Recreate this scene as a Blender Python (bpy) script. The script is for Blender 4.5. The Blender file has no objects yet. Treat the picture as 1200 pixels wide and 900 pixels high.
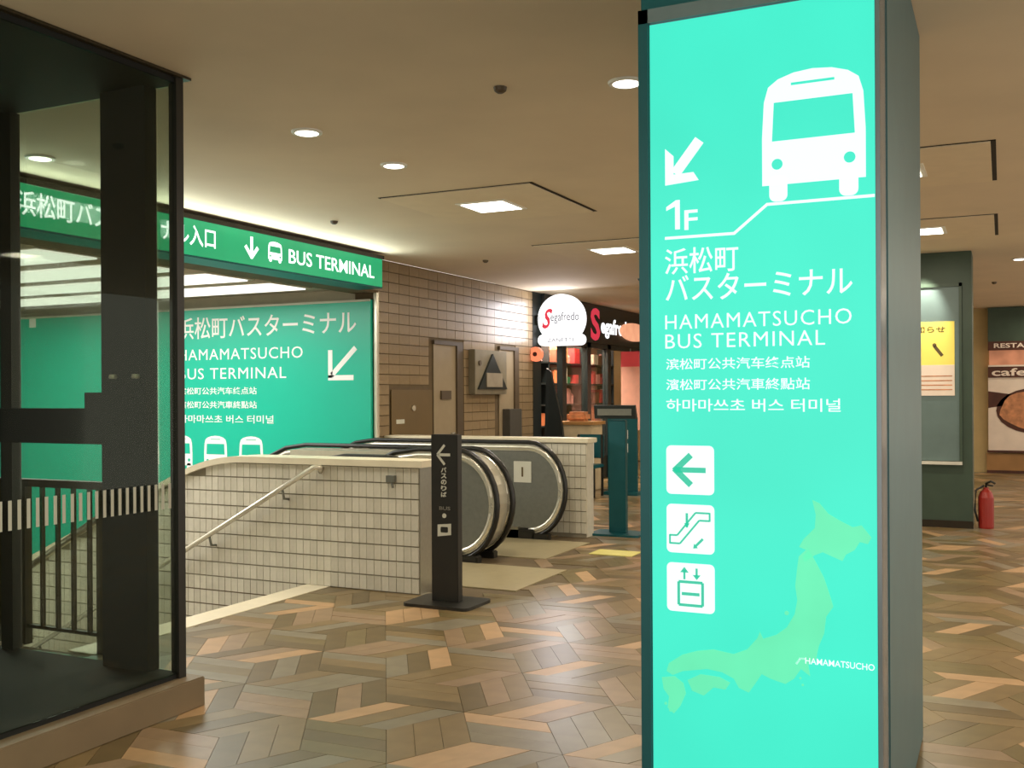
import bpy, bmesh, math, random
from mathutils import Matrix, Vector
random.seed(7)
C = bpy.context.scene.collection
PI = math.pi

# ------------------------------------------------------------------ camera, world, exposure
cam_d = bpy.data.cameras.new('camera'); cam = bpy.data.objects.new('camera', cam_d); C.objects.link(cam)
cam_d.sensor_width = 36; cam_d.lens = 36.0; cam_d.shift_y = 0.01; cam_d.clip_end = 100
cam.matrix_world = (Matrix.Translation((0, 0, 1.5)) @ Matrix.Rotation(math.radians(25.6), 4, 'Z')
                    @ Matrix.Rotation(PI / 2, 4, 'X') @ Matrix.Rotation(math.radians(-0.3), 4, 'Z'))
bpy.context.scene.camera = cam
w = bpy.data.worlds.new('world'); bpy.context.scene.world = w; w.use_nodes = True
w.node_tree.nodes['Background'].inputs[0].default_value = (1.0, 0.90, 0.77, 1)
w.node_tree.nodes['Background'].inputs[1].default_value = 1.35
vs = bpy.context.scene.view_settings
vs.view_transform = 'Standard'; vs.look = 'None'; vs.exposure = 0.0; vs.gamma = 1.0
CEIL = 3.05
DOWN_W, PANEL_W, WELL_W = 42.0, 30.0, 85.0
WARM = (1.0, 0.87, 0.68); COOL = (1.0, 0.95, 0.9)

# ------------------------------------------------------------------ materials
def srgb(r, g, b):
    f = lambda c: (c / 255 / 12.92) if c / 255 <= 0.04045 else ((c / 255 + 0.055) / 1.055) ** 2.4
    return (f(r), f(g), f(b), 1)
def mat(name, col, rough=0.5, metal=0.0, noise=0.12, scale=6.0, bump=0.0, emit=None, es=0.0, spec=0.5, coat=0.0):
    m = bpy.data.materials.new(name); m.use_nodes = True; nt = m.node_tree; b = nt.nodes['Principled BSDF']
    b.inputs['Roughness'].default_value = rough; b.inputs['Metallic'].default_value = metal
    b.inputs['Specular IOR Level'].default_value = spec; b.inputs['Coat Weight'].default_value = coat
    b.inputs['Base Color'].default_value = col
    if noise or bump:
        tc = nt.nodes.new('ShaderNodeTexCoord'); n = nt.nodes.new('ShaderNodeTexNoise')
        n.inputs['Scale'].default_value = scale; n.inputs['Detail'].default_value = 4
        nt.links.new(tc.outputs['Object'], n.inputs['Vector'])
        if noise:
            mr = nt.nodes.new('ShaderNodeMapRange'); mr.inputs[1].default_value = 0.3; mr.inputs[2].default_value = 0.7
            mr.inputs[3].default_value = 1 - noise; mr.inputs[4].default_value = 1 + noise
            mx = nt.nodes.new('ShaderNodeVectorMath'); mx.operation = 'SCALE'; mx.inputs[0].default_value = col[:3]
            nt.links.new(n.outputs['Fac'], mr.inputs[0]); nt.links.new(mr.outputs[0], mx.inputs['Scale'])
            nt.links.new(mx.outputs[0], b.inputs['Base Color'])
        if bump:
            bp = nt.nodes.new('ShaderNodeBump'); bp.inputs['Strength'].default_value = bump; bp.inputs['Distance'].default_value = 0.005
            nt.links.new(n.outputs['Fac'], bp.inputs['Height']); nt.links.new(bp.outputs[0], b.inputs['Normal'])
    if emit:
        b.inputs['Emission Color'].default_value = emit; b.inputs['Emission Strength'].default_value = es
    return m
def glassmat(name, tint, refl=0.5, rough=0.02):
    m = bpy.data.materials.new(name); m.use_nodes = True; nt = m.node_tree; nt.nodes.clear()
    o = nt.nodes.new('ShaderNodeOutputMaterial'); t = nt.nodes.new('ShaderNodeBsdfTransparent'); g = nt.nodes.new('ShaderNodeBsdfGlossy')
    t.inputs[0].default_value = tint; g.inputs['Roughness'].default_value = rough
    f = nt.nodes.new('ShaderNodeFresnel'); f.inputs[0].default_value = 1.5
    k = nt.nodes.new('ShaderNodeMath'); k.operation = 'MULTIPLY'; k.inputs[1].default_value = refl
    mx = nt.nodes.new('ShaderNodeMixShader')
    nt.links.new(f.outputs[0], k.inputs[0]); nt.links.new(k.outputs[0], mx.inputs[0])
    nt.links.new(t.outputs[0], mx.inputs[1]); nt.links.new(g.outputs[0], mx.inputs[2]); nt.links.new(mx.outputs[0], o.inputs[0])
    return m
def emat(name, col, s, noise=0.0, scale=3.0):
    m = bpy.data.materials.new(name); m.use_nodes = True; nt = m.node_tree; b = nt.nodes['Principled BSDF']
    b.inputs['Base Color'].default_value = tuple(c * 0.12 for c in col[:3]) + (1,); b.inputs['Roughness'].default_value = 0.35
    b.inputs['Emission Color'].default_value = col; b.inputs['Emission Strength'].default_value = s
    if noise:
        tc = nt.nodes.new('ShaderNodeTexCoord'); n = nt.nodes.new('ShaderNodeTexNoise'); n.inputs['Scale'].default_value = scale
        mr = nt.nodes.new('ShaderNodeMapRange'); mr.inputs[1].default_value = 0.3; mr.inputs[2].default_value = 0.7
        mr.inputs[3].default_value = s * (1 - noise); mr.inputs[4].default_value = s * (1 + noise)
        nt.links.new(tc.outputs['Object'], n.inputs['Vector']); nt.links.new(n.outputs['Fac'], mr.inputs[0]); nt.links.new(mr.outputs[0], b.inputs['Emission Strength'])
    return m
M = {}
M['grout'] = mat('brown_grout', srgb(100, 86, 62), 0.8)
FT = [mat('floor_dark_brown', srgb(106, 90, 58), 0.30, noise=0.12, scale=9), mat('floor_mid_brown', srgb(130, 110, 74), 0.30, noise=0.12, scale=9),
      mat('floor_grey_brown', srgb(132, 124, 104), 0.28, noise=0.12, scale=9), mat('floor_orange_tan', srgb(184, 150, 110), 0.34, noise=0.1, scale=9),
      mat('floor_pink_brown', srgb(148, 124, 96), 0.30, noise=0.12, scale=9), mat('floor_olive', srgb(118, 104, 68), 0.28, noise=0.12, scale=9)]
M['ceiling'] = mat('ceiling_plaster', srgb(226, 210, 184), 0.85, noise=0.05, scale=1.2, bump=0.05)
M['ceiling_board'] = mat('ceiling_board_paint', srgb(230, 214, 186), 0.8, noise=0.03)
M['gap'] = mat('dark_gap', srgb(40, 32, 18), 0.9)
M['tile'] = mat('beige_glazed_tile', srgb(220, 216, 200), 0.22, noise=0.06, scale=14)
M['tile2'] = mat('pale_glazed_tile', srgb(224, 220, 204), 0.2, noise=0.06, scale=14)
M['tile3'] = mat('greyer_glazed_tile', srgb(214, 210, 194), 0.24, noise=0.06, scale=14)
M['joint'] = mat('tile_joint', srgb(150, 143, 124), 0.85)
M['vtile'] = mat('brown_wall_tile', srgb(142, 122, 92), 0.3, noise=0.07, scale=14)
M['vtile2'] = mat('light_brown_wall_tile', srgb(148, 128, 98), 0.3, noise=0.07, scale=14)
M['vjoint'] = mat('brown_tile_joint', srgb(104, 88, 64), 0.85)
M['cap'] = mat('cream_stone_cap', srgb(236, 228, 202), 0.35, noise=0.05)
M['steel'] = mat('brushed_steel', srgb(170, 168, 156), 0.32, 0.85, noise=0.05, scale=30)
M['steel_dark'] = mat('dark_steel', srgb(126, 128, 120), 0.35, 0.35, noise=0.06, scale=30)
M['bright'] = mat('bright_steel', srgb(226, 222, 206), 0.25, 0.6, noise=0.02)
M['steel_lit'] = mat('satin_steel', srgb(196, 192, 174), 0.3, 0.4, noise=0.04, scale=20)
M['rubber'] = mat('black_rubber', srgb(24, 24, 22), 0.35, noise=0.05)
M['black'] = mat('black_paint', srgb(34, 33, 28), 0.4, noise=0.08)
M['blackmatt'] = mat('matt_black', srgb(24, 25, 24), 0.75, noise=0.1)
M['bronze'] = mat('dark_bronze_metal', srgb(66, 58, 40), 0.45, 0.4, noise=0.06)
M['curb'] = mat('brown_stone_curb', srgb(136, 118, 92), 0.5, noise=0.12, scale=3)
M['glass'] = glassmat('smoked_glass', (0.78, 0.83, 0.77, 1), 0.05)
M['clear'] = glassmat('clear_glass', (0.96, 0.98, 0.96, 1), 0.3)
M['white'] = mat('white_paint', srgb(236, 236, 228), 0.5, noise=0.02)
M['stripe'] = mat('frosted_stripe', srgb(205, 205, 190), 0.5, noise=0.02)
M['green_board'] = mat('teal_wall_panel', srgb(22, 188, 158), 0.3, noise=0.04, scale=0.6)
M['boardtext'] = mat('white_vinyl_lettering', srgb(246, 250, 246), 0.45, noise=0.0)
M['teal_emit'] = emat('backlit_teal_film', srgb(66, 240, 208), 0.94, 0.07, 1.3)
M['map_emit'] = emat('backlit_pale_green_film', srgb(106, 240, 184), 0.95, 0.05, 5)
M['white_emit'] = emat('backlit_white_film', srgb(238, 255, 252), 1.05)
M['icon_ink'] = mat('teal_ink', srgb(60, 190, 165), 0.5, noise=0.0, emit=srgb(60, 190, 165), es=0.6)
M['sign_emit'] = emat('backlit_green_film', srgb(26, 178, 116), 0.85, 0.12, 1.5)
M['signtext'] = emat('backlit_white_lettering', srgb(245, 255, 248), 1.6)
M['lamp'] = emat('lamp_diffuser', (1.0, 0.93, 0.8, 1), 6.0)
M['trough'] = emat('light_trough', (1.0, 0.92, 0.82, 1), 1.5)
M['column'] = mat('grey_green_metal_cladding', srgb(76, 112, 118), 0.42, 0.25, noise=0.05)
M['towerside'] = mat('bluish_grey_metal', srgb(128, 140, 150), 0.25, 0.5, noise=0.06)
M['notice'] = mat('grey_green_board', srgb(100, 120, 118), 0.45, 0.1, noise=0.06)
M['notice_dark'] = mat('dark_green_board', srgb(58, 76, 62), 0.45, 0.1, noise=0.08)
M['beige'] = mat('beige_wall_paint', srgb(198, 176, 124), 0.6, noise=0.05)
M['grey_door'] = mat('taupe_door_paint', srgb(158, 142, 114), 0.5, noise=0.04)
M['frame_brown'] = mat('dark_door_frame', srgb(86, 72, 54), 0.5, noise=0.05)
M['panel_brown'] = mat('brown_access_panel', srgb(112, 92, 58), 0.45, noise=0.04)
M['red'] = mat('red_enamel', srgb(150, 40, 30), 0.3, noise=0.05)
M['yellow'] = mat('yellow_tactile_tile', srgb(214, 206, 120), 0.6, noise=0.05)
M['shopdark'] = mat('dark_shopfront', srgb(32, 40, 40), 0.4, noise=0.06)
M['shopback'] = mat('warm_shop_wall', srgb(200, 150, 120), 0.6, noise=0.1, scale=2)
M['shoplit'] = emat('shop_sign_face', srgb(250, 250, 250), 1.5)
M['shoporange'] = emat('orange_light_face', srgb(244, 170, 130), 0.95, 0.15, 4)
M['logo_red'] = mat('logo_red', srgb(200, 40, 60), 0.4, noise=0.0, emit=srgb(214, 60, 84), es=0.7)
M['logo_grey'] = mat('logo_dark', srgb(90, 92, 110), 0.5, noise=0.0, emit=srgb(110, 112, 130), es=0.4)
M['redbanner'] = mat('pink_red_banner', srgb(226, 80, 90), 0.6, noise=0.05)
M['peach'] = mat('peach_banner', srgb(238, 178, 158), 0.6, noise=0.08)
M['tealpaint'] = mat('dark_teal_metal', srgb(24, 92, 100), 0.4, 0.3, noise=0.05)
M['wood'] = mat('tan_wood_panel', srgb(172, 128, 76), 0.45, noise=0.1, scale=4)
M['poster_y'] = mat('yellow_poster_paper', srgb(246, 228, 110), 0.6, noise=0.05, scale=3)
M['poster_w'] = mat('pale_poster_paper', srgb(236, 220, 204), 0.6, noise=0.05, scale=5)
M['ink'] = mat('dark_print', srgb(90, 76, 40), 0.6, noise=0.0)
M['food'] = mat('food_photo_brown', srgb(196, 134, 92), 0.6, noise=0.35, scale=9)
M['fooddark'] = mat('food_photo_dark', srgb(78, 40, 26), 0.6, noise=0.2, scale=6)
M['foodorange'] = emat('orange_menu_panel', srgb(232, 150, 106), 0.55, 0.35, 3)
M['stairwall'] = mat('stairwell_plaster', srgb(190, 182, 164), 0.8, noise=0.05)
M['step'] = mat('grey_stair_stone', srgb(120, 112, 96), 0.6, noise=0.1)
M['lanternring'] = emat('orange_ring_light', srgb(250, 130, 90), 1.3)

# ------------------------------------------------------------------ helpers
def bx(bm, x0, x1, y0, y1, z0, z1, mi=0):
    v = [bm.verts.new(p) for p in ((x0, y0, z0), (x1, y0, z0), (x1, y1, z0), (x0, y1, z0), (x0, y0, z1), (x1, y0, z1), (x1, y1, z1), (x0, y1, z1))]
    for f in ((0, 3, 2, 1), (4, 5, 6, 7), (0, 1, 5, 4), (1, 2, 6, 5), (2, 3, 7, 6), (3, 0, 4, 7)):
        bm.faces.new([v[i] for i in f]).material_index = mi
def prism(bm, pts, d, mi=0):            # pts: 3D polygon, extruded along vector d
    d = Vector(d); a = [bm.verts.new(p) for p in pts]; b = [bm.verts.new(Vector(p) + d) for p in pts]; n = len(pts)
    fs = [bm.faces.new(a[::-1]), bm.faces.new(b)]
    for i in range(n): fs.append(bm.faces.new((a[i], a[(i + 1) % n], b[(i + 1) % n], b[i])))
    for f in fs: f.material_index = mi
def tube(bm, pts, r, seg=8, caps=True):
    rings = []; pts = [Vector(p) for p in pts]
    for i, p in enumerate(pts):
        t = (pts[min(i + 1, len(pts) - 1)] - pts[max(i - 1, 0)]).normalized()
        u = t.cross(Vector((0, 0, 1)));  u = u if u.length > 1e-3 else t.cross(Vector((0, 1, 0))); u.normalize(); v = t.cross(u)
        rings.append([bm.verts.new(p + r * (math.cos(2 * PI * k / seg) * u + math.sin(2 * PI * k / seg) * v)) for k in range(seg)])
    for a, b in zip(rings, rings[1:]):
        for k in range(seg): bm.faces.new((a[k], a[(k + 1) % seg], b[(k + 1) % seg], b[k])).smooth = True
    if caps: bm.faces.new(rings[0][::-1]); bm.faces.new(rings[-1])
def lathe(bm, c, prof, seg=20):         # prof: (radius, z) about c
    rs = [[bm.verts.new((c[0] + r * math.cos(2 * PI * k / seg), c[1] + r * math.sin(2 * PI * k / seg), c[2] + z)) for k in range(seg)] for r, z in prof]
    for a, b in zip(rs, rs[1:]):
        for k in range(seg): bm.faces.new((a[k], a[(k + 1) % seg], b[(k + 1) % seg], b[k]))
    bm.faces.new(rs[0][::-1]); bm.faces.new(rs[-1])
def org(p):
    v = Vector((0, 0, 0))
    while p is not None: v += p.location; p = p.parent
    return v
def link(name, me, mats, parent=None, loc=None):
    if not isinstance(mats, (list, tuple)): mats = [mats]
    if not me.materials:
        for m in mats: me.materials.append(m)
    o = bpy.data.objects.new(name, me); C.objects.link(o)
    if parent is not None: o.parent = parent
    if loc is not None: o.location = loc
    return o
def obj(name, bm, mats, parent=None, bevel=0.0):
    bmesh.ops.recalc_face_normals(bm, faces=bm.faces)
    if bevel:
        bmesh.ops.bevel(bm, geom=[e for e in bm.edges if len(e.link_faces) == 2 and e.calc_face_angle() > 0.6], offset=bevel, segments=2, affect='EDGES', clamp_overlap=True)
    xs = [v.co for v in bm.verts]
    lo = Vector([min(c[i] for c in xs) for i in range(3)]); hi = Vector([max(c[i] for c in xs) for i in range(3)])
    c = (lo + hi) / 2; c.z = lo.z       # origin at the base centre
    bmesh.ops.translate(bm, verts=bm.verts, vec=-c)
    me = bpy.data.meshes.new(name); bm.to_mesh(me); bm.free()
    return link(name, me, mats, parent, c - org(parent) if parent else c)
def box(name, x0, x1, y0, y1, z0, z1, m, parent=None, bevel=0.0):
    bm = bmesh.new(); bx(bm, x0, x1, y0, y1, z0, z1); return obj(name, bm, m, parent, bevel)
def tag(o, label, cat, group=None):
    o['label'] = label; o['category'] = cat
    if group: o['group'] = group
    return o
def thing(name, label, cat, loc, group=None):
    o = bpy.data.objects.new(name, None); o.empty_display_size = 0.2; C.objects.link(o); o.location = loc
    return tag(o, label, cat, group)
def struct(o):
    o['kind'] = 'structure'; return o
def bmn(): return bmesh.new()
def copy_tree(o, parent=None):
    c = o.copy(); C.objects.link(c); c.parent = parent
    for ch in [x for x in o.children]: copy_tree(ch, c)
    return c
def text_mesh(s, bold=0.0, spacing=1.0):
    cu = bpy.data.curves.new('lettering', 'FONT'); cu.body = s; cu.size = 1; cu.offset = bold; cu.resolution_u = 3; cu.space_character = spacing
    cu.extrude = 0.004
    o = bpy.data.objects.new('lettering', cu); C.objects.link(o)
    bpy.context.view_layer.update()
    me = bpy.data.meshes.new_from_object(o.evaluated_get(bpy.context.evaluated_depsgraph_get()))
    bpy.data.objects.remove(o); bpy.data.curves.remove(cu)
    return me
def text(s, m, parent, p, U, V, w, h, bold=0.0, name='lettering', spacing=1.0, label=None):
    """Lettering fitted in a w x h rectangle whose lower left corner is p, spanned by U and V."""
    me = text_mesh(s, bold, spacing); U = Vector(U); V = Vector(V); N = U.cross(V); p = Vector(p)
    xs = [v.co.x for v in me.vertices]; ys = [v.co.y for v in me.vertices]
    x0, x1, y0, y1 = min(xs), max(xs), min(ys), max(ys); o = org(parent) if parent else Vector((0, 0, 0))
    for v in me.vertices:
        v.co = U * ((v.co.x - x0) / (x1 - x0) * w) + V * ((v.co.y - y0) / max(y1 - y0, 1e-6) * h) + N * (0.0015 + v.co.z * 0.2)
    ob = link(name, me, m, parent, p - o)
    if label: ob['label'] = label
    return ob
def flat(name, m, parent, p, U, V, polys, th=0.003, lift=0.0, label=None):
    """Thin printed shape: polygons in (u, v) metres from p."""
    U = Vector(U); V = Vector(V); N = U.cross(V); p = Vector(p); bm = bmn()
    for poly in polys: prism(bm, [p + U * a + V * b + N * lift for a, b in poly], N * th)
    ob = obj(name, bm, m, parent)
    if label: ob['label'] = label
    return ob
def rrect(x0, y0, x1, y1, r, n=5):
    out = []
    for cx, cy, a in ((x1 - r, y0 + r, -90), (x1 - r, y1 - r, 0), (x0 + r, y1 - r, 90), (x0 + r, y0 + r, 180)):
        for k in range(n + 1):
            t = math.radians(a + 90 * k / n); out.append((cx + r * math.cos(t), cy + r * math.sin(t)))
    return out
def disc(cx, cy, r, n=20): return [(cx + r * math.cos(2 * PI * k / n), cy + r * math.sin(2 * PI * k / n)) for k in range(n)]
def bar(a, b, wd):
    a = Vector(a); b = Vector(b); d = (b - a).normalized(); n = Vector((-d.y, d.x)) * wd / 2
    return [tuple(a + n), tuple(a - n), tuple(b - n), tuple(b + n)]
X_, Y_, Z_ = (1, 0, 0), (0, 1, 0), (0, 0, 1)
def lamp(name, kind, loc, power, col, parent=None, size=0.2, spot=2.4, rot=None, sy=None):
    d = bpy.data.lights.new(name, kind); d.energy = power; d.color = col
    if kind == 'AREA':
        d.size = size
        if sy: d.shape = 'RECTANGLE'; d.size_y = sy
    elif kind == 'SPOT': d.spot_size = spot; d.spot_blend = 0.8; d.shadow_soft_size = size
    else: d.shadow_soft_size = size
    o = bpy.data.objects.new(name, d); C.objects.link(o)
    if parent: o.parent = parent; o.location = Vector(loc) - org(parent)
    else: o.location = loc
    if rot: o.rotation_euler = rot
    return o
def in_view(x, y, z, marg=20):
    th = math.radians(25.6); d = -math.sin(th) * x + math.cos(th) * y
    if d < 0.5: return None
    a = (math.cos(th) * x + math.sin(th) * y) / d; px = 600 + 1200 * a; py = 462 - 1200 * (z - 1.5) / d
    return (px, py, d) if -marg < px < 1200 + marg and -marg < py < 900 + marg else None

# ================================================================== STRUCTURE
bm = bmn()
for a in ((-6.4, 5, -2, 4.3), (-4.8, 5, 4.3, 9.98), (-6.4, -4.8, 6.61, 6.83), (-6.4, 5, 9.98, 22), (-8, -6.4, -2, 4.3), (-8.4, -6.4, 14.1, 22)):
    bx(bm, *a, -0.3, -0.006)
floor = struct(obj('floor', bm, M['grout']))

# floor tiles: hexagon parquet, every rhombus cut in three planks
L = 0.42; a0 = math.radians(122.7); E = [Vector((math.cos(a0 + k * 2 * PI / 3), math.sin(a0 + k * 2 * PI / 3))) for k in range(3)]
plank_me = {}
def plank_poly(k, gap=0.0013):
    ea, eb = E[k], E[(k + 1) % 3]; n = Vector((0, 0)); g = gap
    c = [(g, g), (L - g, g), (L - g, L / 3 - g), (g, L / 3 - g)]
    pts = [ea * a + eb * b for a, b in c]; cen = (ea * L + eb * L / 3) / 2
    return [p - cen for p in pts], cen
def plank_mesh(k, m):
    if (k, m) not in plank_me:
        bm = bmn(); pts, _ = plank_poly(k)
        top = [bm.verts.new((p.x, p.y, 0.012)) for p in pts]; bot = [bm.verts.new((p.x * 1.012, p.y * 1.012, 0)) for p in pts]
        bm.faces.new(top)
        for i in range(4): bm.faces.new((bot[i], bot[(i + 1) % 4], top[(i + 1) % 4], top[i]))
        bmesh.ops.recalc_face_normals(bm, faces=bm.faces)
        me = bpy.data.meshes.new('tile'); bm.to_mesh(me); bm.free(); me.materials.append(FT[m]); plank_me[(k, m)] = me
    return plank_me[(k, m)]
holes = [(-9, -4.86, 4.25, 6.70), (-9, -3.32, 6.70, 8.30), (-9, -3.72, 8.30, 9.90), (-9, -6.35, 9.6, 14.1), (-9, -3.62, 0, 3.80)]
planks = []
b1 = (E[0] - E[1]) * L; b2 = (E[1] - E[2]) * L
for i in range(-40, 41):
    for j in range(-40, 41):
        P = b1 * i + b2 * j
        if not (-9 < P.x < 5.2 and 0.4 < P.y < 21.6): continue
        for k in range(3):
            base = random.choices(range(6), (5, 6, 5, 2.2, 3, 4))[0]
            for s in range(3):
                pts, cen = plank_poly(k); c = P + E[(k + 1) % 3] * (L / 3 * s) + cen
                mi = base if random.random() < 0.34 else random.choices(range(6), (6, 5, 4, 3.0, 3, 4))[0]
                if any(h[0] < c.x < h[1] and h[2] < c.y < h[3] for h in holes): continue
                if c.x < -6.3 and c.y < 14.3: continue
                if c.x > 4.9 or c.y > 21.4: continue
                v = in_view(c.x, c.y, 0)
                hid = c.x > -1.15 and c.x < 0.05 and c.y < 22 and v and 762 < v[0] < 1080
                planks.append((v[2] if (v and not hid) else 99, c, k, mi))
planks.sort(key=lambda t: t[0])
for d, c, k, mi in planks[:300]:
    o = link('tile', plank_mesh(k, mi), FT[mi], floor, Vector((c.x, c.y, -0.012 + random.uniform(-0.0008, 0.0008))) - org(floor))
bm = bmn()
for d, c, k, mi in planks[300:]:
    pts, _ = plank_poly(k); zz = random.uniform(-0.0008, 0.0008)
    top = [bm.verts.new((c.x + p.x, c.y + p.y, zz)) for p in pts]; bot = [bm.verts.new((c.x + p.x * 1.012, c.y + p.y * 1.012, -0.012)) for p in pts]
    fs = [bm.faces.new(top)] + [bm.faces.new((bot[i], bot[(i + 1) % 4], top[(i + 1) % 4], top[i])) for i in range(4)]
    for f in fs: f.material_index = mi
o = obj('distant_tiles', bm, FT, floor); o['kind'] = 'stuff'

bm = bmn(); bx(bm, -6.4, 5, -2, 22, CEIL, CEIL + 0.15); bx(bm, -8.4, -6.4, 14.1, 22, CEIL, CEIL + 0.15)
ceiling = struct(obj('ceiling', bm, M['ceiling']))

# tiles on walls: groups of small upright glazed tiles
def tile_field(parent, face, u0, u1, z1, rows, ok, mats, near, tw=0.0665, th=0.1185, g=0.004, dep=0.012, n_parts=300, fixed=0.0, shift=None):
    """face 'y-': tiles on plane y=fixed facing -y, u=x.  face 'x+': plane x=fixed facing +x, u=y."""
    cells = []
    for r in range(rows):
        u = u0
        while u < u1 - 0.01:
            a, b = u, min(u + tw, u1); zt = z1 - r * th; zb = zt - th
            if ok((a + b) / 2, (zt + zb) / 2): cells.append((near((a + b) / 2), a, b, zb, zt))
            u += tw
    cells.sort(key=lambda t: t[0]); me_c = {}
    def geo(bm, a, b, zb, zt, mi=0):
        gh = 0.0024; gv = 0.005
        if face == 'y-': bx(bm, a + gh, b - gh, fixed - dep, fixed + 0.001, zb + gv, zt - gv, mi)
        else: bx(bm, fixed - 0.001, fixed + dep, a + gh, b - gh, zb + gv, zt - gv, mi)
    for d, a, b, zb, zt in cells[:n_parts]:
        mi = random.randrange(len(mats)); key = (round(b - a, 3), mi)
        cen = Vector(((a + b) / 2, fixed, zb)) if face == 'y-' else Vector((fixed, (a + b) / 2, zb))
        if key not in me_c:
            bm = bmn(); geo(bm, a, b, zb, zt); bmesh.ops.translate(bm, verts=bm.verts, vec=-cen)
            me = bpy.data.meshes.new('tile'); bm.to_mesh(me); bm.free(); me.materials.append(mats[mi]); me_c[key] = me
        o = link('tile', me_c[key], mats[mi], parent, cen - org(parent))
        j = random.uniform(-0.0012, 0.0012)
        if face == 'y-': o.location.y += j
        else: o.location.x += j
    if len(cells) > n_parts:
        bm = bmn()
        for d, a, b, zb, zt in cells[n_parts:]: geo(bm, a, b, zb, zt, random.randrange(len(mats)))
        o = obj('distant_tiles', bm, mats, parent); o['kind'] = 'stuff'

# left wall beyond the escalator opening, plus the lintel and near pier
bm = bmn()
bx(bm, -6.7, -6.412, 9.83, 14.1, 0, CEIL); bx(bm, -6.7, -6.412, 4.0, 9.83, 2.66, CEIL); bx(bm, -6.7, -6.412, 0, 4.3, 0, CEIL)
wall_left = struct(obj('wall_left', bm, M['vjoint']))
excl = [(10.08, 11.06, 0.9, 1.60), (11.06, 11.86, -1, 2.19), (12.90, 13.56, -1, 2.19)]
tile_field(wall_left, 'x+', 9.84, 14.09, CEIL - 0.01, 25,
           lambda u, z: not any(a < u < b and c < z < d for a, b, c, d in excl), [M['vtile'], M['vtile2']], lambda u: u, fixed=-6.412, tw=0.228)
tile_field(wall_left, 'x+', 9.50, 9.84, CEIL - 0.01, 3, lambda u, z: True, [M['vtile'], M['vtile2']], lambda u: u, fixed=-6.412, n_parts=0, tw=0.17)
box('jamb', -6.425, -6.385, 9.79, 9.835, 0.3, 2.66, M['bright'], wall_left)
struct(box('wall_back', -9, 5, 21.9, 22.1, 0, CEIL, M['beige']))
# stairwell shell beyond the opening
bm = bmn(); bx(bm, -13.2, -6.7, 9.86, 10.0, -4, 2.72); struct(obj('wall_stairwell', bm, M['stairwall']))
struct(box('wall_stairwell_end', -13.3, -13.2, 4.2, 10.0, -4, 2.72, M['stairwall']))
struct(box('wall_stairwell_side', -13.2, -4.9, 4.18, 4.3, -4, -0.3, M['stairwall']))
struct(box('wall_stairwell_near', -13.2, -6.7, 4.12, 4.28, -0.3, 2.72, M['stairwall']))
bm = bmn(); bx(bm, -13.2, -6.7, 4.1, 10.0, 2.72, 2.9)
sc = struct(obj('ceiling_stairwell', bm, M['stairwall']))

# ================================================================== TALL BACKLIT SIGN PILLAR
YT = 3.2
t = thing('sign_pillar', 'tall teal backlit bus terminal sign on a grey metal pillar, nearest thing on the right', 'sign', (-0.69, 3.9, 0))
box('pillar_core', -1.05, -0.318, 3.36, 4.78, 0, CEIL, M['column'], t, 0.008)
box('light_box', -1.065, -0.322, YT, 3.36, 0.0, 2.745, M['towerside'], t, 0.006)
box('header', -1.062, -0.325, YT + 0.01, 3.36, 2.745, CEIL, M['tealpaint'], t)
face = box('backlit_panel', -1.028, -0.337, YT - 0.006, YT, 0.18, 2.695, M['teal_emit'], t)
for xa, xb, mm in ((-1.065, -1.032, 'tealpaint'), (-0.333, -0.322, 'towerside')):
    box('side_trim', xa, xb, YT - 0.014, YT, 0.0, 2.745, M[mm], t)
box('top_trim', -1.065, -0.322, YT - 0.014, YT, 2.70, 2.745, M['towerside'], t)
yf = YT - 0.0065
def P(x, z): return (x, yf, z)
def prt(name, m, polys, lift=0.0, label=None): return flat(name, m, face, P(0, 0), X_, Z_, polys, 0.0012, lift, label)
def tprt(s, x0, z0, x1, z1, bold=0.0, sp=1.0, m='white_emit'): return text(s, M[m], face, P(x0, z0), X_, Z_, x1 - x0, z1 - z0, bold, spacing=sp)
# arrow to lower left
prt('arrow', M['white_emit'], [bar((-0.865, 2.305), (-0.945, 2.205), 0.034), [(-0.978, 2.288), (-0.978, 2.17), (-0.95, 2.19), (-0.95, 2.262)],
    [(-0.978, 2.17), (-0.868, 2.178), (-0.885, 2.205), (-0.95, 2.203)]])
prt('numeral_one', M['white_emit'], [[(-0.946, 2.026), (-0.93, 2.026), (-0.93, 2.12), (-0.943, 2.12), (-0.975, 2.1), (-0.975, 2.088), (-0.946, 2.1)]]); tprt('F', -0.915, 2.022, -0.872, 2.085, 0.01)
prt('level_line', M['white_emit'], [bar((-0.98, 2.0), (-0.755, 2.0), 0.009), bar((-0.757, 1.999), (-0.652, 2.083), 0.009), bar((-0.654, 2.082), (-0.338, 2.082), 0.009)])
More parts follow.
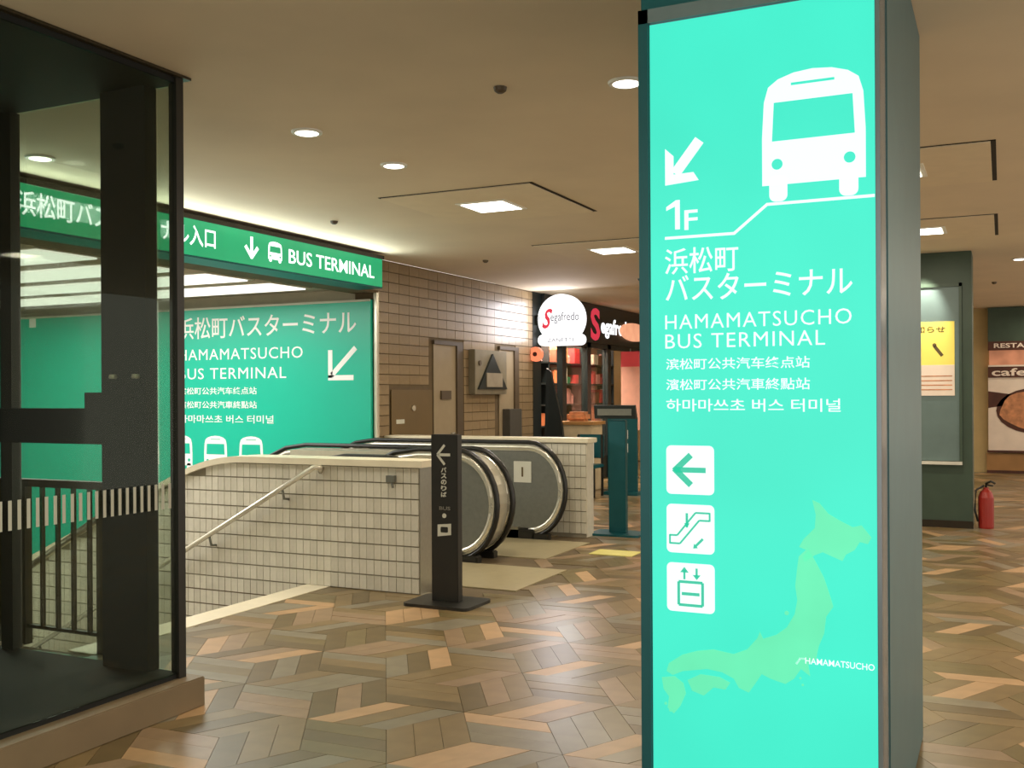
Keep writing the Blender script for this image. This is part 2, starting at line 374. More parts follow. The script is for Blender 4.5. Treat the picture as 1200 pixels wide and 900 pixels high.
# bus seen from the front
def busfront(name, cx, z0, wd, ht, parent, m, mw, p0, U, V, lift=0.0, legs=True):
    h = wd / 2
    body = [(cx - h, z0 + ht * .13), (cx + h, z0 + ht * .13), (cx + h, z0 + ht * .5), (cx + h * .96, z0 + ht * .78)]
    for k in range(7): tt = math.radians(20 + 140 * k / 6); body.append((cx + h * .93 * math.cos(tt), z0 + ht * (.84 + .16 * math.sin(tt))))
    body.append((cx - h * .96, z0 + ht * .78)); body.append((cx - h, z0 + ht * .5))
    f = flat(name, m, parent, p0, U, V, [body] + ([rrect(cx - h * .86, z0, cx - h * .5, z0 + ht * .2, h * .13), rrect(cx + h * .5, z0, cx + h * .86, z0 + ht * .2, h * .13)] if legs else []), 0.0012, lift)
    w = [(cx - h * .8, z0 + ht * .47), (cx + h * .8, z0 + ht * .47), (cx + h * .76, z0 + ht * .77), (cx - h * .76, z0 + ht * .77)]
    flat('bus_window', mw, f, p0, U, V, [w], 0.0006, lift + 0.0013)
    for sx in (-.7, .7): flat('headlight', mw, f, p0, U, V, [disc(cx + h * sx, z0 + ht * .29, h * .11)], 0.0006, lift + 0.0013)
    flat('roof_vent', mw, f, p0, U, V, [bar((cx - h * .42, z0 + ht * .9), (cx + h * .42, z0 + ht * .9), ht * .02)], 0.0006, lift + 0.0013)
    return f
busfront('bus_pictogram', -0.515, 2.088, 0.305, 0.395, face, M['white_emit'], M['teal_emit'], P(0, 0), X_, Z_)
tprt('浜松町', -0.98, 1.882, -0.743, 1.965, 0.006)
tprt('バスターミナル', -0.978, 1.795, -0.402, 1.878, 0.006)
tprt('HAMAMATSUCHO', -0.98, 1.706, -0.405, 1.752, -0.004, 1.12)
tprt('BUS TERMINAL', -0.98, 1.644, -0.482, 1.690, -0.004, 1.12)
tprt('滨松町公共汽车终点站', -0.978, 1.576, -0.527, 1.612, 0.005)
tprt('濱松町公共汽車終點站', -0.978, 1.510, -0.527, 1.546, 0.005)
tprt('하마마쓰초 버스 터미널', -0.978, 1.442, -0.438, 1.482, 0.005)
for i, zc in enumerate((1.255, 1.067, 0.879)):
    x0, x1 = -0.979, -0.823; f = prt('icon_tile', M['white_emit'], [rrect(x0, zc - 0.078, x1, zc + 0.078, 0.016)])
    ic = M['icon_ink']; cx = -0.901
    if i == 0:
        flat('left_arrow', ic, f, P(0, 0), X_, Z_, [bar((-0.945, zc), (-0.85, zc), 0.017), bar((-0.953, zc - 0.004), (-0.898, zc + 0.048), 0.02), bar((-0.953, zc + 0.004), (-0.898, zc - 0.048), 0.02)], 0.0006, 0.0013)
    elif i == 1:
        zig = [(-0.968, zc - .048), (-0.935, zc - .048), (-0.872, zc + .028), (-0.838, zc + .028)]
        zg2 = [(-0.968, zc - .022), (-0.944, zc - .022), (-0.884, zc + .052), (-0.838, zc + .052)]
        flat('escalator_pictogram', ic, f, P(0, 0), X_, Z_, [bar(a, b, 0.006) for q in (zig, zg2) for a, b in zip(q, q[1:])] +
             [bar((-0.968, zc - .05), (-0.968, zc - .02), .006), bar((-0.838, zc + .026), (-0.838, zc + .054), .006), bar((-0.912, zc + .005), (-0.912, zc + .05), .008),
              [(-0.921, zc + .018), (-0.912, zc + .002), (-0.903, zc + .018)], bar((-0.86, zc - .03), (-0.885, zc - .055), .008), [(-0.892, zc - .062), (-0.876, zc - .06), (-0.889, zc - .046)]], 0.0006, 0.0013)
    else:
        r = (-0.94, zc - .056, -0.862, zc + .018)
        flat('lift_pictogram', ic, f, P(0, 0), X_, Z_, [bar((r[0], r[1]), (r[2], r[1]), .009), bar((r[0], r[3]), (r[2], r[3]), .009), bar((r[0], r[1]), (r[0], r[3]), .009), bar((r[2], r[1]), (r[2], r[3]), .009),
             bar((-0.93, zc - .02), (-0.872, zc - .02), .010), bar((-0.921, zc + .026), (-0.921, zc + .055), .007), [(-0.935, zc + .048), (-0.907, zc + .048), (-0.921, zc + .066)],
             bar((-0.881, zc + .035), (-0.881, zc + .063), .007), [(-0.894, zc + .042), (-0.881, zc + .026), (-0.868, zc + .042)]], 0.0006, 0.0013)
# map of Japan
hokk = [(-.522, 1.175), (-.50, 1.165), (-.475, 1.135), (-.44, 1.115), (-.405, 1.098), (-.38, 1.105), (-.352, 1.07), (-.362, 1.05), (-.385, 1.055), (-.40, 1.03), (-.425, 1.015), (-.435, .995), (-.46, 1.005), (-.492, 1.018), (-.515, 1.008), (-.545, .985), (-.552, 1.0), (-.535, 1.02), (-.562, 1.03), (-.548, 1.055), (-.515, 1.09), (-.512, 1.13)]
hons = [(-0.536, 1.028), (-0.513, 0.988), (-0.489, 0.942), (-0.473, 0.894), (-0.462, 0.856), (-0.483, 0.824), (-0.489, 0.773), (-0.505, 0.733), (-0.513, 0.693), (-0.536, 0.674), (-0.531, 0.639), (-0.558, 0.658), (-0.579, 0.626), (-0.605, 0.607), (-0.650, 0.618), (-0.677, 0.629), (-0.696, 0.599), (-0.717, 0.567), (-0.748, 0.578), (-0.764, 0.605), (-0.801, 0.621), (-0.849, 0.626), (-0.889, 0.618), (-0.929, 0.610), (-0.961, 0.594), (-0.982, 0.605), (-0.974, 0.631), (-0.929, 0.663), (-0.881, 0.680), (-0.828, 0.690), (-0.764, 0.682), (-0.722, 0.701), (-0.690, 0.739), (-0.682, 0.760), (-0.672, 0.739), (-0.632, 0.755), (-0.600, 0.781), (-0.576, 0.824), (-0.568, 0.867), (-0.574, 0.910), (-0.568, 0.964), (-0.563, 1.001)]
shik = [(-0.913, 0.583), (-0.870, 0.607), (-0.809, 0.605), (-0.775, 0.591), (-0.791, 0.567), (-0.828, 0.570), (-0.860, 0.540), (-0.897, 0.551)]
kyus = [(-0.998, 0.583), (-0.955, 0.591), (-0.926, 0.572), (-0.918, 0.540), (-0.937, 0.497), (-0.958, 0.471), (-0.979, 0.487), (-0.974, 0.524), (-0.992, 0.546)]
prt('map_of_japan', M['map_emit'], [hokk, hons, shik, kyus] + [disc(a, b, r, 7) for a, b, r in ((-.60, .825, .007), (-.985, .50, .005), (-.97, .48, .005), (-.955, .49, .003), (-.56, .63, .004), (-.553, .61, .004))])
prt('map_pointer', M['white_emit'], [bar((-.572, .672), (-.56, .69), .006), bar((-.563, .69), (-.545, .69), .006)])
tprt('HAMAMATSUCHO', -.545, .676, -.345, .695, 0.004)
lamp('backlight', 'AREA', (-0.68, YT - 0.03, 1.5), 14, (0.25, 1.0, 0.85), t, 0.66, rot=(-PI / 2, 0, 0), sy=2.4)

# ================================================================== OVERHEAD SIGN
XS = -6.1
lamp('sign_spill', 'AREA', (XS + 0.05, 7.0, 2.85), 26, (0.9, 1.0, 0.93), None, 0.2, rot=(0, -PI / 2 - 0.5, 0), sy=5.0)
t = thing('overhead_sign', 'long green backlit lintel sign above the stairs with white lettering and a down arrow', 'sign', (-6.25, 6.7, 2.66))
box('sign_case', -6.411, XS, 3.6, 9.47, 2.66, 3.0, M['tealpaint'], t)
f = box('backlit_face', XS, XS + 0.012, 3.62, 9.45, 2.675, 2.975, M['sign_emit'], t)
box('top_trim', -6.40, XS + 0.02, 3.6, 9.48, 2.978, 3.015, M['gap'], t)
xf = XS + 0.0125
text('浜松町バスターミナル入口', M['signtext'], f, (xf, 4.86, 2.755), Y_, Z_, 1.97, 0.175, 0.012)
text('BUS TERMINAL', M['signtext'], f, (xf, 7.83, 2.752), Y_, Z_, 1.46, 0.135, 0.008)
flat('down_arrow', M['signtext'], f, (xf, 7.3, 2.83), Y_, Z_, [bar((0, .1), (0, -.07), .035), bar((-.005, -.09), (.085, .01), .035), bar((.005, -.09), (-.085, .01), .035)], 0.0012)
busfront('bus_pictogram', 7.63, 2.735, 0.2, 0.19, f, M['signtext'], M['sign_emit'], (xf, 0, 0), Y_, Z_)

# ================================================================== GREEN WALL BOARD IN THE STAIRWELL
YB = 9.775
t = thing('wall_board', 'big teal wall panel behind the escalators with white station lettering and arrow', 'sign', (-9.6, YB, -1.0))
f = box('board', -12.9, -6.44, YB - 0.03, YB + 0.018, -1.2, 2.58, M['green_board'], t)
box('board_trim', -12.9, -6.44, YB - 0.04, YB - 0.028, 2.56, 2.585, M['stripe'], t)
yb = YB - 0.0305
def bt(s, x0, z0, x1, z1, bold=0.0, sp=1.0): text(s, M['boardtext'], f, (x0, yb, z0), X_, Z_, x1 - x0, z1 - z0, bold, spacing=sp)
bt('浜松町バスターミナル', -9.29, 2.20, -6.63, 2.47, 0.008)
bt('HAMAMATSUCHO', -9.28, 1.94, -7.38, 2.075, 0.0, 1.1); bt('BUS TERMINAL', -9.28, 1.705, -7.62, 1.84, 0.0, 1.1)
bt('滨松町公共汽车终点站', -9.28, 1.515, -8.06, 1.605, 0.006); bt('濱松町公共汽車終點站', -9.28, 1.345, -8.06, 1.435, 0.006); bt('하마마쓰초 버스 터미널', -9.28, 1.165, -7.81, 1.265, 0.006)
flat('arrow', M['boardtext'], f, (-6.82, yb, 1.87), X_, Z_, [bar((.18, .17), (-.15, -.14), .06), bar((-.17, .15), (-.17, -.17), .06), bar((-.2, -.17), (.15, -.17), .06)], 0.0015)
for cx in (-9.80, -9.25, -8.70, -8.15):
    busfront('bus_pictogram', cx, 0.58, 0.36, 0.43, f, M['boardtext'], M['green_board'], (0, yb, 0), X_, Z_)
box('label_plate', -11.95, -11.83, YB - 0.035, YB - 0.03, 2.44, 2.56, M['boardtext'], t)['label'] = 'small white plate'
# bright ceiling of the stairwell: lit coffers running along the escalators
g = 'linear ceiling lights over the stairs'
for i, y in enumerate((5.0, 5.95, 6.9, 7.85, 8.8)):
    tl = thing('linear_light', ['nearest long white light strip on the stairwell ceiling', 'second long light strip from the near end of the stairwell', 'middle long light strip on the stairwell ceiling',
               'second long light strip from the teal wall panel', 'long light strip closest to the teal wall panel'][i], 'light', (-9.9, y, 2.62), g)
    box('housing', -13.1, -6.8, y - 0.36, y + 0.36, 2.665, 2.719, M['stairwall'], tl)
    box('diffuser', -13.05, -6.85, y - 0.3, y + 0.3, 2.65, 2.665, M['trough'], tl)
for x in (-8.0, -10.5): lamp('stairwell_lamp', 'AREA', (x, 7.4, 2.6), WELL_W, COOL, None, 2.2, sy=3.2)
lamp('stairwell_lamp', 'AREA', (-7.9, 5.3, 2.6), 75, COOL, None, 2.0, sy=1.2)

# ================================================================== LOW TILED WALL (near)
YW = 6.62
def capz(x):
    if x > -5.6: return 0.955
    if x > -6.3: return 0.955 - 0.16 * ((-5.6 - x) / 0.7) ** 2
    return 0.795 + 0.457 * (x + 6.3)
def stair_z(x): return 0.0 if x > -4.98 else -(-4.98 - x) * 0.55
t = thing('low_tiled_wall', 'low beige tiled wall with cream cap and steel handrail beside the descending stairs', 'wall', (-5, YW + 0.1, 0))
xs = [-3.95 - 0.1 * k for k in range(0, 75)]
bm = bmn(); prism(bm, [(x, YW, capz(x)) for x in xs] + [(xs[-1], YW, -5.5), (-5.1, YW, -0.9), (-4.8, YW, -0.004), (-3.95, YW, -0.004)], (0, 0.2, 0)); obj('core', bm, M['joint'], t)
bm = bmn()
for a, b in zip(xs, xs[1:]):
    a2 = a + (0.05 if a == xs[0] else 0)
    prism(bm, [(a2, YW - 0.05, capz(a)), (b, YW - 0.05, capz(b)), (b, YW - 0.05, capz(b) + 0.05), (a2, YW - 0.05, capz(a) + 0.05)], (0, 0.29, 0))
bmesh.ops.remove_doubles(bm, verts=bm.verts, dist=1e-5); obj('cap', bm, M['cap'], t)
box('end_panel', -3.95, -3.94, YW, YW + 0.2, -0.004, 0.955, M['steel'], t)
tile_field(t, 'y-', -9.0, -3.95, 0.950, 26, lambda u, z: z < capz(u) - 0.012 and z > stair_z(u) - 0.30 and (z > 0 or u < -4.85), [M['tile'], M['tile2'], M['tile3']], lambda u: -u, fixed=YW)
hp = [(-4.84, YW - 0.09, 0.94), (-9.0, YW - 0.09, 0.94 - 4.16 * 0.55)]
bm = bmn(); tube(bm, [(-4.84, YW - 0.01, 0.90), (-4.80, YW - 0.07, 0.935)] + hp, 0.021, 10); obj('handrail', bm, M['bright'], t)
for x in (-5.15, -5.9, -6.9, -7.9):
    z = 0.94 + (x + 4.84) * 0.55; bm = bmn(); tube(bm, [(x, YW - 0.09, z - 0.02), (x, YW - 0.07, z - 0.09), (x, YW, z - 0.1)], 0.011, 6); obj('bracket', bm, M['steel_dark'], t)
bm = bmn(); bx(bm, -4.21, -4.14, YW - 0.05, YW - 0.012, 0.84, 0.89); tube(bm, [(-4.175, YW - 0.03, 0.86), (-4.15, YW - 0.05, 0.80)], 0.01, 6); obj('wall_hook', bm, M['steel_dark'], t)

# ================================================================== STAIRS
t = thing('staircase', 'stone stairs going down to the left with a cream edge strip at the top', 'stairs', (-5, 5.5, -0.3))
bm = bmn(); bx(bm, -4.98, -4.76, 4.31, YW - 0.001, -0.3, 0.004); obj('edge_strip', bm, M['cap'], t)
for k in range(15):
    x1 = -4.98 - 0.29 * k; z = -0.16 * (k + 1)
    s = box('step', x1 - 0.30, x1, 4.31, YW - 0.001, z - 0.35, z, M['step'], t)
    box('nosing', x1 - 0.302, x1 - 0.27, 4.33, YW - 0.02, z, z + 0.003, M['cap'], s)

# guard rail on the near side of the stairs
t = thing('guard_rail', 'dark metal baluster guard rail beside the stairs, seen through the glass box', 'railing', (-5.9, 4.36, 0))
box('top_rail', -7.4, -4.62, 4.33, 4.38, 0.955, 1.0, M['bronze'], t)
box('bottom_rail', -7.4, -4.72, 4.345, 4.365, 0.095, 0.115, M['bronze'], t)
for x in (-4.715, -5.39, -5.56, -6.4): box('post', x - 0.05 + (0.02 if x < -5 else 0), x + 0.05 - (0.02 if x < -5 else 0), 4.33, 4.38, -0.006, 0.955, M['bronze'], t)
x = -4.845
while x > -7.3:
    if abs(x + 5.39) > 0.06 and abs(x + 5.56) > 0.06 and abs(x + 6.4) > 0.06: box('baluster', x - 0.009, x + 0.009, 4.342, 4.368, 0.115, 0.955, M['bronze'], t)
    x -= 0.131
bm = bmn(); tube(bm, [(-4.66, 4.46, 0.9), (-8.4, 4.46, 0.9 - 3.74 * 0.56)], 0.022, 8); hr = obj('handrail', bm, M['bright'], t)
for xx in (-4.8, -5.8, -6.8):
    bm = bmn(); z = 0.9 + (xx + 4.66) * 0.56; tube(bm, [(xx, 4.46, z), (xx, 4.40, z - 0.06), (xx, 4.365, z - 0.06)], 0.01, 6); obj('bracket', bm, M['steel_dark'], t)

# ================================================================== GLASS LIFT BOX (left foreground)
t = thing('glass_lift_enclosure', 'dark framed glass lift enclosure on a brown stone curb, left foreground', 'enclosure', (-4.5, 2.7, 0))
XG, YG = -3.58, 3.78
box('stone_curb', -5.6, -3.50, 0.6, 3.84, -0.004, 0.14, M['curb'], t, 0.006)
box('lift_floor', -5.5, XG - 0.01, 0.7, YG - 0.01, 0.14, 0.165, M['blackmatt'], t)
box('black_soffit', -5.5, XG - 0.01, 0.7, YG - 0.01, 3.005, 3.035, M['blackmatt'], t)
box('roof_edge', -5.55, XG + 0.02, 0.65, YG + 0.05, 3.035, CEIL - 0.002, M['bronze'], t)
box('side_glass', XG - 0.012, XG, 0.8, YG - 0.03, 0.165, 3.005, M['glass'], t)
box('rear_glass', -4.70, -4.03, YG - 0.012, YG, 0.165, 1.26, M['clear'], t)
box('rear_glass', -4.70, -4.03, YG - 0.012, YG, 1.44, 3.005, M['clear'], t)
box('rear_glass', -5.48, -4.80, YG - 0.012, YG, 0.165, 3.005, M['clear'], t)
box('corner_glass', -3.73, XG - 0.045, YG - 0.012, YG, 0.165, 3.005, M['clear'], t)
box('corner_profile', XG - 0.045, XG + 0.004, YG - 0.035, YG + 0.012, 0.14, 3.035, M['black'], t)
box('guide_post', -4.03, -3.735, YG - 0.08, YG - 0.002, 0.165, 3.005, M['blackmatt'], t)
box('mullion', -4.80, -4.715, YG - 0.05, YG + 0.01, 0.165, 3.005, M['black'], t)
box('mid_rail', -5.48, -4.03, YG - 0.06, YG - 0.001, 1.26, 1.44, M['blackmatt'], t)
box('latch_box', -4.17, -4.03, YG - 0.06, YG - 0.001, 1.44, 1.52, M['blackmatt'], t)
for x in (-3.93, -3.78):
    bm = bmn(); lathe(bm, (x, YG - 0.1, 1.585), [(0.018, 0), (0.022, 0.008), (0.018, 0.022)], 12); obj('bolt', bm, M['bright'], t)
y = 0.9; k = 0
sm = None
while y < YG - 0.06:
    if sm is None:
        s = box('glass_stripe', XG, XG + 0.0015, y, y + 0.016, 0.965, 1.085, M['stripe'], t); sm = s
    else:
        s = sm.copy(); C.objects.link(s); s.location.y = sm.location.y + 0.0435 * k
    y += 0.0435; k += 1

# ================================================================== ESCALATORS
def newel_path_(y, x0=-4.45, r=0.49, xs_=-6.6, zt=1.0):
    """Handrail centre line seen from the side: incline, flat top, half circle newel."""
    pts = [(-9.6, y, zt - 0.577 * (-xs_ - 0 + (-9.6)) * -1)]
    pts = [(xs_ - 3.6, y, zt - 3.6 * 0.55 - 0.06), (xs_ - 0.45, y, zt - 0.27), (xs_ - 0.2, y, zt - 0.12), (xs_, y, zt - 0.035), (xs_ + 0.25, y, zt)]
    for k in range(0, 17):
        a = PI / 2 - PI * k / 16; pts.append((x0 + r * 0.84 * math.cos(a), y, zt - r + r * math.sin(a)))
    pts.append((x0 - 0.35, y, zt - 2 * r))
    return pts
def escalator(y0, y1, label, plate_x, D):
    newel_path = lambda *a, **k: newel_path_(*a, xs_=-6.6 + D, **k)
    t = thing('escalator', label, 'escalator', (-4.6, (y0 + y1) / 2, 0), 'escalators side by side')
    for y in (y0, y1):
        path = newel_path(y)
        # inner steel panel following the rail
        inner = newel_path(y, r=0.40, zt=0.91)
        poly = [(p[0], y - 0.012, p[2]) for p in inner if p[0] > -10] 
        poly = poly[:-1] + [(-4.6, y - 0.012, 0.11), (-6.3 + D, y - 0.012, 0.05), (-10.2 + D, y - 0.012, -2.2)]
        bm = bmn(); prism(bm, poly, (0, 0.024, 0)); pn = obj('balustrade', bm, M['steel_dark'], t)
        bm = bmn(); tube(bm, newel_path(y, r=0.43, zt=0.945)[:-1], 0.03, 8); obj('rim', bm, M['bright'], pn)
        bm = bmn(); a_ = newel_path(y, r=0.462, zt=0.972)[:-1]; b_ = newel_path(y, r=0.40, zt=0.91)[:-1]
        for (p, q), (r, u) in zip(zip(a_, b_), zip(a_[1:], b_[1:])): prism(bm, [(c[0], c[1] - 0.02, c[2]) for c in (p, q, u, r)], (0, 0.04, 0))
        obj('band', bm, M['steel_lit'], pn)
        bm = bmn()                         # handrail: flat oval belt
        pts = path[:-1]; rings = []
        for i, p in enumerate(pts):
            p = Vector(p); a = Vector(pts[max(i - 1, 0)]); b = Vector(pts[min(i + 1, len(pts) - 1)]); tn = (b - a).normalized(); n = Vector((0, 1, 0)).cross(tn)
            rings.append([bm.verts.new(p + Vector((0, 1, 0)) * 0.034 * math.cos(q) + n * 0.022 * math.sin(q)) for q in [2 * PI * k / 10 for k in range(10)]])
        for a, b in zip(rings, rings[1:]):
            for k in range(10): bm.faces.new((a[k], a[(k + 1) % 10], b[(k + 1) % 10], b[k])).smooth = True
        bm.faces.new(rings[0]); bm.faces.new(rings[-1][::-1]); obj('handrail', bm, M['rubber'], t)
        bm = bmn(); bx(bm, -5.2, -4.38, y - 0.06, y + 0.06, -0.02, 0.10); bx(bm, -4.45, -4.22, y - 0.05, y + 0.05, -0.02, 0.06)
        obj('newel_base', bm, M['black'], t, 0.01)
        bm = bmn(); prism(bm, [ (-4.55, y - 0.06, 0.12), (-4.55, y - 0.06, -0.3), (-6.0 + D, y - 0.06, -0.3), (-10.2 + D, y - 0.06, -2.6), (-10.2 + D, y - 0.06, -2.1), (-6.3 + D, y - 0.06, 0.12)], (0, 0.12, 0)); obj('skirt', bm, M['steel'], t)
    p = box('landing_plate', -5.4, plate_x, y0 + 0.07, y1 - 0.07, -0.05, 0.004, M['landing'], t)
    box('comb', -5.46, -5.40, y0 + 0.08, y1 - 0.08, -0.03, 0.008, M['yellow'], p)
    for k in range(12):
        x = -5.46 - 0.4 * k; z = -0.0 if k < (2 if D == 0 else 0) else -0.22 * (k - (1 if D == 0 else -1))
        s = box('step', x - 0.4, x, y0 + 0.08, y1 - 0.08, z - 0.25, z - 0.01, M['steel_dark'], t)
    return t
M['landing'] = mat('landing_metal', srgb(176, 164, 130), 0.4, 0.3, noise=0.05, scale=12)
escalator(6.97, 8.12, 'nearer escalator with rounded steel ends, just behind the low tiled wall', -3.35, 1.5)
escalator(8.44, 9.69, 'farther escalator beside the far tiled wall with a small notice on its steel panel', -3.75, 0)
e = [o for o in C.objects if o.get('category') == 'escalator'][1]
f = box('notice_plate', -4.62, -4.42, 9.674, 9.6775, 0.58, 0.80, M['stripe'], e); f['label'] = 'small white safety notice'
box('pictogram', -4.53, -4.51, 9.672, 9.674, 0.64, 0.74, M['ink'], f)
box('deck_between_escalators', -9.4, -4.6, 8.18, 8.38, -0.3, 0.0, M['steel'], e).name = 'deck'
bm = bmn(); prism(bm, [(p[0], 8.17, p[2]) for p in newel_path_(8.17, r=0.455, zt=0.965, xs_=-6.6)[4:]] + [(-6.3, 8.17, 0.0)], (0, 0.22, 0)); obj('divider', bm, M['steel_lit'], e)
# far low wall
t = thing('low_tiled_wall', 'far low tiled wall with cream cap running behind the farther escalator', 'wall', (-5.1, 10.08, 0))
box('core', -6.40, -3.93, 9.99, 10.17, -0.006, 0.985, M['joint'], t)
box('cap', -6.40, -3.89, 9.95, 10.21, 0.985, 1.035, M['cap'], t, 0.006)
box('end_panel', -3.93, -3.92, 9.99, 10.17, 0, 0.985, M['tile'], t)
tile_field(t, 'y-', -6.38, -3.93, 0.98, 8, lambda u, z: True, [M['tile'], M['tile2'], M['tile3']], lambda u: -u, fixed=9.99)

# ================================================================== STANDING SIGN POSTS
def sign_post(x, y, wd, ht, m, label, basew):
    t = thing('sign_post', label, 'sign', (x, y, 0))
    box('post', x - wd / 2, x + wd / 2, y - 0.035, y + 0.035, 0.02, ht, m, t, 0.004)
    bm = bmn(); prism(bm, [(x + a, y + b, 0.0) for a, b in rrect(-basew / 2, -0.2, basew / 2, 0.2, 0.05)], (0, 0, 0.022)); obj('base', bm, m, t)
    return t
yp = 6.42
t = sign_post(-3.60, yp, 0.215, 1.215, M['black'], 'black standing sign post with white arrow, in front of the low tiled wall', 0.53)
pf = yp - 0.0355; m = M['stripe']
flat('arrow', m, t, (-3.60, pf, 1.07), X_, Z_, [bar((.05, 0), (-.045, 0), .02), bar((-.055, 0), (.005, .07), .018), bar((-.055, 0), (.005, -.07), .018)], 0.0015)
for i, ch in enumerate('バスのりば'): text(ch, m, t, (-3.625, pf, 0.945 - i * 0.044), X_, Z_, 0.045, 0.036, 0.03)
text('BUS', M['steel'], t, (-3.64, pf, 0.675), X_, Z_, 0.09, 0.026, 0.02); flat('dot', m, t, (-3.6, pf, 0.635), X_, Z_, [disc(0, 0, .017, 12)], 0.0015)
f = flat('icon_tile', m, t, (-3.6, pf, 0.53), X_, Z_, [[(-.055, -.045), (.055, -.03), (.055, .05), (-.055, .04)]], 0.0015)
flat('bus_pictogram', M['black'], f, (-3.6, pf, 0.53), X_, Z_, [rrect(-.03, -.015, .03, .025, .008)], 0.0006, 0.0016)
t = sign_post(-3.70, 10.33, 0.19, 1.22, M['tealpaint'], 'dark teal standing sign post with a tilted head board, beyond the far tiled wall', 0.56)  # teal paint holds the sign pillar's glare on a dark post
bm = bmn(); prism(bm, [(-3.93, 10.24, 1.235), (-3.93, 10.22, 1.375), (-3.93, 10.25, 1.38), (-3.93, 10.30, 1.235)], (0.46, 0, 0)); h = obj('head_board', bm, M['shopdark'], t)
box('face_plate', -3.89, -3.51, 10.218, 10.226, 1.27, 1.34, M['steel_dark'], h)

# yellow tactile tile
tag(box('tactile_tile', -3.5, -3.08, 8.95, 9.25, 0.0, 0.006, M['yellow']), 'pale yellow tactile paving tile on the floor near the teal post', 'tactile paving')

# ================================================================== LEFT WALL FITTINGS
XW = -6.40
t = thing('access_panel', 'brown square access panel with a round lock in the tiled wall', 'panel', (XW, 10.57, 0.98))
box('panel_door', XW + 0.0005, XW + 0.012, 10.1, 11.04, 0.95, 1.56, M['panel_brown'], t)
bm = bmn(); tube(bm, [(XW + 0.012, 10.58, 1.34), (XW + 0.03, 10.58, 1.34)], 0.035, 12); obj('lock', bm, M['bright'], t)
box('label_plate', XW + 0.012, XW + 0.015, 10.2, 10.38, 1.16, 1.21, M['stripe'], t)
def door(n, y0, y1, fr):
    d = struct(box('door_%d' % n, XW - 0.006, XW + 0.006, y0, y1, 0, 2.13, M['grey_door']))
    box('door_frame', XW - 0.008, XW + 0.03, y0 - 0.02, y1 + fr, 2.13, 2.18, M['frame_brown'], d)
    box('door_frame', XW - 0.008, XW + 0.03, y1, y1 + fr, 0, 2.13, M['frame_brown'], d)
    bm = bmn(); tube(bm, [(XW + 0.006, y1 - 0.1, 1.0), (XW + 0.05, y1 - 0.1, 1.0), (XW + 0.05, y1 - 0.2, 1.0)], 0.012, 8); obj('door_handle', bm, M['steel'], d)
    return d
door(1, 11.09, 11.66, 0.16); d2 = door(2, 12.93, 13.40, 0.14)
tag(box('card_reader', XW + 0.006, XW + 0.03, 11.25, 11.5, 1.44, 1.55, M['frame_brown']), 'small dark brown plate on the first door of the tiled wall', 'plate')
t = thing('wall_sign', 'grey board with a dark triangle mounted on the tiled wall between the doors', 'sign', (XW, 12.45, 1.5))
box('board', XW, XW + 0.10, 12.02, 12.98, 1.50, 2.10, M['stripe_grey'] if 'stripe_grey' in M else mat('grey_board', srgb(128, 120, 100), 0.5), t, 0.005)
bm = bmn(); prism(bm, [(XW + 0.10, 12.08, 1.57), (XW + 0.10, 12.94, 1.57), (XW + 0.10, 12.5, 2.05)], (0.03, 0, 0)); f = obj('triangle', bm, M['shopdark'], t)
box('grey_plate', XW + 0.13, XW + 0.145, 12.28, 12.76, 1.60, 1.79, mat('warm_grey_plate', srgb(150, 140, 122), 0.5), t)
bm = bmn(); tube(bm, [(XW + 0.10, 12.15, 1.92), (XW + 0.115, 12.15, 1.92)], 0.035, 12); obj('knob', bm, M['frame_brown'], t)
tag(box('meter_box', XW, XW + 0.12, 13.03, 13.44, 0.75, 1.29, mat('dark_grey_box', srgb(72, 70, 64), 0.5), None, 0.008), 'dark grey box fixed low beside the second door', 'box')

# ================================================================== CEILING FITTINGS
def ceil_panel(x, y, label, grp):
    t = thing('ceiling_panel', label, 'ceiling panel', (x, y, CEIL), grp); h = 0.665
    box('board', x - h + 0.016, x + h - 0.03, y - h + 0.016, y + h - 0.016, CEIL - 0.012, CEIL - 0.001, M['ceiling_board'], t)
    bm = bmn()
    for a in ((x - h, x + h, y - h, y - h + 0.016), (x - h, x + h, y + h - 0.016, y + h), (x - h, x - h + 0.016, y - h, y + h), (x + h - 0.03, x + h, y - h, y + h)): bx(bm, *a, CEIL - 0.004, CEIL - 0.001)
    obj('shadow_gap', bm, M['gap'], t)
    l = box('lamp_frame', x - 0.22, x + 0.22, y - 0.22, y + 0.22, CEIL - 0.02, CEIL - 0.012, M['white'], t)
    box('diffuser', x - 0.185, x + 0.185, y - 0.185, y + 0.185, CEIL - 0.024, CEIL - 0.02, M['lamp'], l)
    lamp('panel_lamp', 'AREA', (x, y, CEIL - 0.04), PANEL_W, WARM, t, 0.34)
    return t
gp = 'square recessed ceiling light panels'
ceil_panel(-3.755, 7.47, 'square ceiling panel with a lit lamp, nearest to the escalators', gp)
ceil_panel(-3.755, 10.37, 'square ceiling panel with a lit lamp beyond the escalators, before the cafe', gp)
ceil_panel(-0.695, 7.62, 'square ceiling panel right of the sign pillar, nearer of two', gp)
ceil_panel(-0.695, 10.52, 'square ceiling panel right of the sign pillar, farther of two', gp)
for x, y in ((-3.755, 13.4), (-3.755, 16.4), (-0.695, 16.4), (2.3, 7.6), (2.3, 12.5), (2.3, 17), (2.0, 2.5)):
    lamp('hall_lamp', 'AREA', (x, y, CEIL - 0.04), PANEL_W, WARM, None, 0.34)
